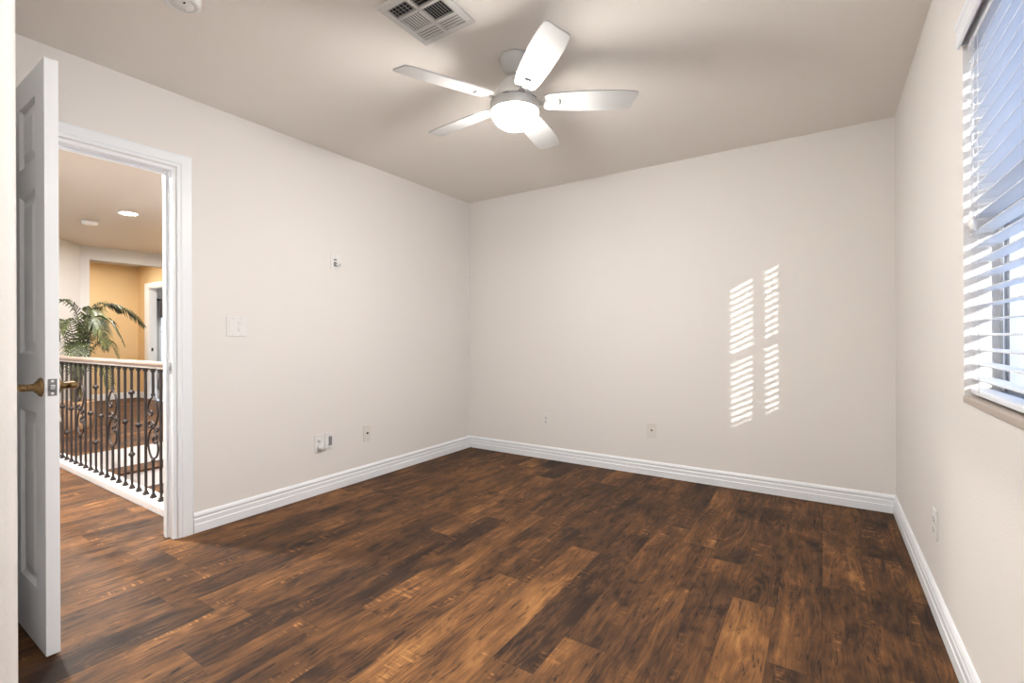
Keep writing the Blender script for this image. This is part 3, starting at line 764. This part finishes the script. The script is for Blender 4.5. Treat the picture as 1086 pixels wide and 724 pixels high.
def baluster(kind):
    b = MB()
    if kind == 'scroll': b.box(-hw, hw, -hw, hw, 0, .255)
    else: b.box(-hw, hw, -hw, hw, 0, ZT)
    o = b.build('baluster', M_IRON, rail)
    shoe(o, 0, False); shoe(o, ZT, True)
    if kind == 'scroll':
        MB().box(-hw, hw, -hw, hw, .670, ZT).build('upper_bar', M_IRON, o); scroll(o)
    elif kind == 'mid': knuckle(.457, o)
    elif kind == 'double': knuckle(.675, o); knuckle(.240, o)
    return o
PATTERN = ['scroll', 'plain', 'mid', 'double', 'mid', 'plain']
protos = {}
for k in range(-5, 17):
    x = -5.145 + .12*k
    if not VX0+.02 < x < HX-.03: continue
    kd = PATTERN[k % 6]
    o = baluster(kd) if kd not in protos else copy_tree(protos[kd], rail)
    protos.setdefault(kd, o)
    o.location = (x-VX0, 0, 0)

# ------------------------------------------------------------------ hall ceiling fittings
def can_light(x, y, label, m):  # builds the one visible can and the unseen cans added for fill
    o = thing('recessed_or_fill_light', label, 'ceiling light', (x, y, H), 'recessed lights in the hall ceiling')
    MB().lathe([(.066, -.0004), (.098, -.0004), (.098, -.004), (.090, -.008), (.068, -.006), (.066, -.0004)], 36, caps=False).build('trim_ring', M_PLASTIC, o)
    MB().lathe([(0, -.0005), (.067, -.0005), (.067, -.003), (0, -.003)], 36).build('lens', m, o)
    return o
can_light(-6.207, 1.97, 'round lit recessed light in the hall ceiling', M_CAN)
can_light(-4.2, .70, 'unseen fill light added above the hall floor outside the doorway', M_FILL_CAN)  # added to brighten the hall floor by the doorway
can_light(-7.6, 2.95, 'unseen fill light added over the landing', M_CAN)  # added out of view to brighten the hall
can_light(-4.7, 2.05, 'unseen fill light added over the stairs', M_CAN)  # added so the stair risers catch light
can_light(-10.9, 5.2, 'unseen fill light added in the far grey room ceiling', M_CAN)  # added to lift the dim grey room
can_light(-9.85, 2.85, 'unseen fill light added in the ochre passage ceiling', M_FILL_ALCOVE)  # added to light the ochre walls
sd2 = thing('smoke_detector', 'small white smoke detector on the hall ceiling', 'smoke detector', (-6.99, 1.86, H))
MB().lathe([(0, -.0005), (.075, -.0005), (.075, -.016), (.070, -.034), (.055, -.040), (0, -.040)], 32).build('body', M_PLASTIC, sd2)
MB().cyl(.010, -.0425, -.0385, 14).build('test_button', M_PLASTIC_IV, sd2)

# ------------------------------------------------------------------ potted palm
PXp, PYp = -7.60, 1.90
palm = thing('potted_palm', 'potted palm with arching fronds behind the railing', 'plant', (PXp, PYp, 0))
pot = MB().lathe([(0, .001), (.105, .001), (.125, .02), (.155, .20), (.165, .31), (.172, .32), (.172, .345), (.158, .345), (.150, .31), (0, .305)], 28).build('pot', M_POT, palm)
MB().lathe([(0, .300), (.149, .300), (.149, .318), (0, .325)], 24).build('soil', M_SOIL, pot)
def frond(path, length_w, n, droop, rng, w=.019):
    """path = control points of the midrib; leaflets in pairs that hang"""
    b = MB(); P = smooth_pts(path, 8); N = len(P)
    b.tube(P, [max(.0016, .0065*(1-i/N)) for i in range(N)], 6)
    for i in range(n):
        t_ = .22 + .78*(i+.5)/n; f = t_*(N-1); k = min(int(f), N-2); p = P[k].lerp(P[k+1], f-k)
        tg = (P[k+1]-P[k]).normalized(); side = tg.cross(Vector((0, 0, 1)))
        side = side.normalized() if side.length > 1e-3 else Vector((1, 0, 0))
        up = side.cross(tg).normalized()
        L = length_w*(math.sin(PI*min(1, .18+.80*t_))**.6)*rng.uniform(.85, 1.1)
        for s in (-1, 1):
            d = (side*s*.80 + tg*rng.uniform(.50, .75) + up*.18).normalized()
            q0 = p; q1 = p + d*L*.5 + Vector((0, 0, -droop*L*.10)); q2 = p + d*L*.92 + Vector((0, 0, -droop*L*.55))
            wv = d.cross(up).normalized()*w*.5
            if wv.length < 1e-4: continue
            b.quad([q0-wv*.5, q0+wv*.5, q1+wv, q1-wv]); b.quad([q1-wv, q1+wv, q2+wv*.15, q2-wv*.15])
    return b.build('frond', M_LEAF, palm)
rng = random.Random(5)
# (x towards the viewer, y along the picture, z up), relative to the pot
FR = [
    ([(0, 0, .32), (.03, .06, .90), (.05, .13, 1.30), (.06, .26, 1.52), (.06, .42, 1.50), (.05, .56, 1.40), (.04, .67, 1.26)], .20, 30, 1.0),
    ([(0, 0, .32), (-.03, .05, .95), (-.04, .12, 1.36), (-.05, .22, 1.54), (-.06, .36, 1.52), (-.08, .46, 1.44)], .17, 24, .9),
    ([(0, 0, .32), (.02, .02, 1.0), (.03, -.01, 1.40), (.04, -.10, 1.55), (.05, -.24, 1.53), (.06, -.36, 1.38)], .20, 26, 1.0),
    ([(0, 0, .32), (.08, .04, .85), (.16, .10, 1.20), (.22, .20, 1.34), (.26, .30, 1.22), (.28, .38, 1.02)], .20, 26, 1.1),
    ([(0, 0, .32), (.10, .00, .85), (.22, .02, 1.22), (.32, .06, 1.36), (.42, .10, 1.24), (.48, .14, 1.00)], .20, 26, 1.1),
    ([(0, 0, .32), (.06, -.04, .85), (.14, -.08, 1.18), (.22, -.16, 1.32), (.28, -.26, 1.18), (.30, -.34, .95)], .20, 24, 1.1),
    ([(0, 0, .32), (-.06, .05, .85), (-.12, .10, 1.20), (-.18, .18, 1.30), (-.22, .28, 1.15), (-.24, .34, .95)], .18, 22, 1.1),
    ([(0, 0, .32), (.04, .06, .75), (.08, .14, 1.00), (.14, .24, 1.08), (.18, .32, .95), (.20, .36, .75)], .17, 22, 1.1),
    ([(0, 0, .32), (.08, -.02, .75), (.18, -.04, 1.00), (.30, -.08, 1.05), (.40, -.10, .90), (.44, -.12, .68)], .18, 22, 1.1),
    ([(0, 0, .32), (.08, .03, .65), (.16, .08, .82), (.26, .13, .84), (.34, .18, .70), (.38, .20, .50)], .16, 20, 1.1),
    ([(0, 0, .32), (.05, .01, .95), (.10, .04, 1.30), (.16, .08, 1.46), (.24, .12, 1.42), (.32, .15, 1.24)], .19, 24, 1.0),
    ([(0, 0, .32), (-.04, -.04, .85), (-.10, -.10, 1.20), (-.14, -.20, 1.36), (-.16, -.34, 1.30), (-.16, -.44, 1.10)], .18, 22, 1.0),
    ([(0, 0, .32), (.04, -.05, .65), (.10, -.12, .85), (.16, -.20, .86), (.22, -.28, .70), (.24, -.32, .50)], .16, 18, 1.1),
]
for path, lw, n_, dr in FR: frond(path, lw*1.1, int(n_*1.35), dr, rng)
b = MB()
for i in range(7):
    a = i*2*PI/7; b.tube([(.03*math.cos(a), .03*math.sin(a), .30), (.05*math.cos(a), .05*math.sin(a), .62), (.04*math.cos(a+.3), .04*math.sin(a+.3), .95)], [.011, .009, .006], 8)
b.build('stems', M_STEM, palm)
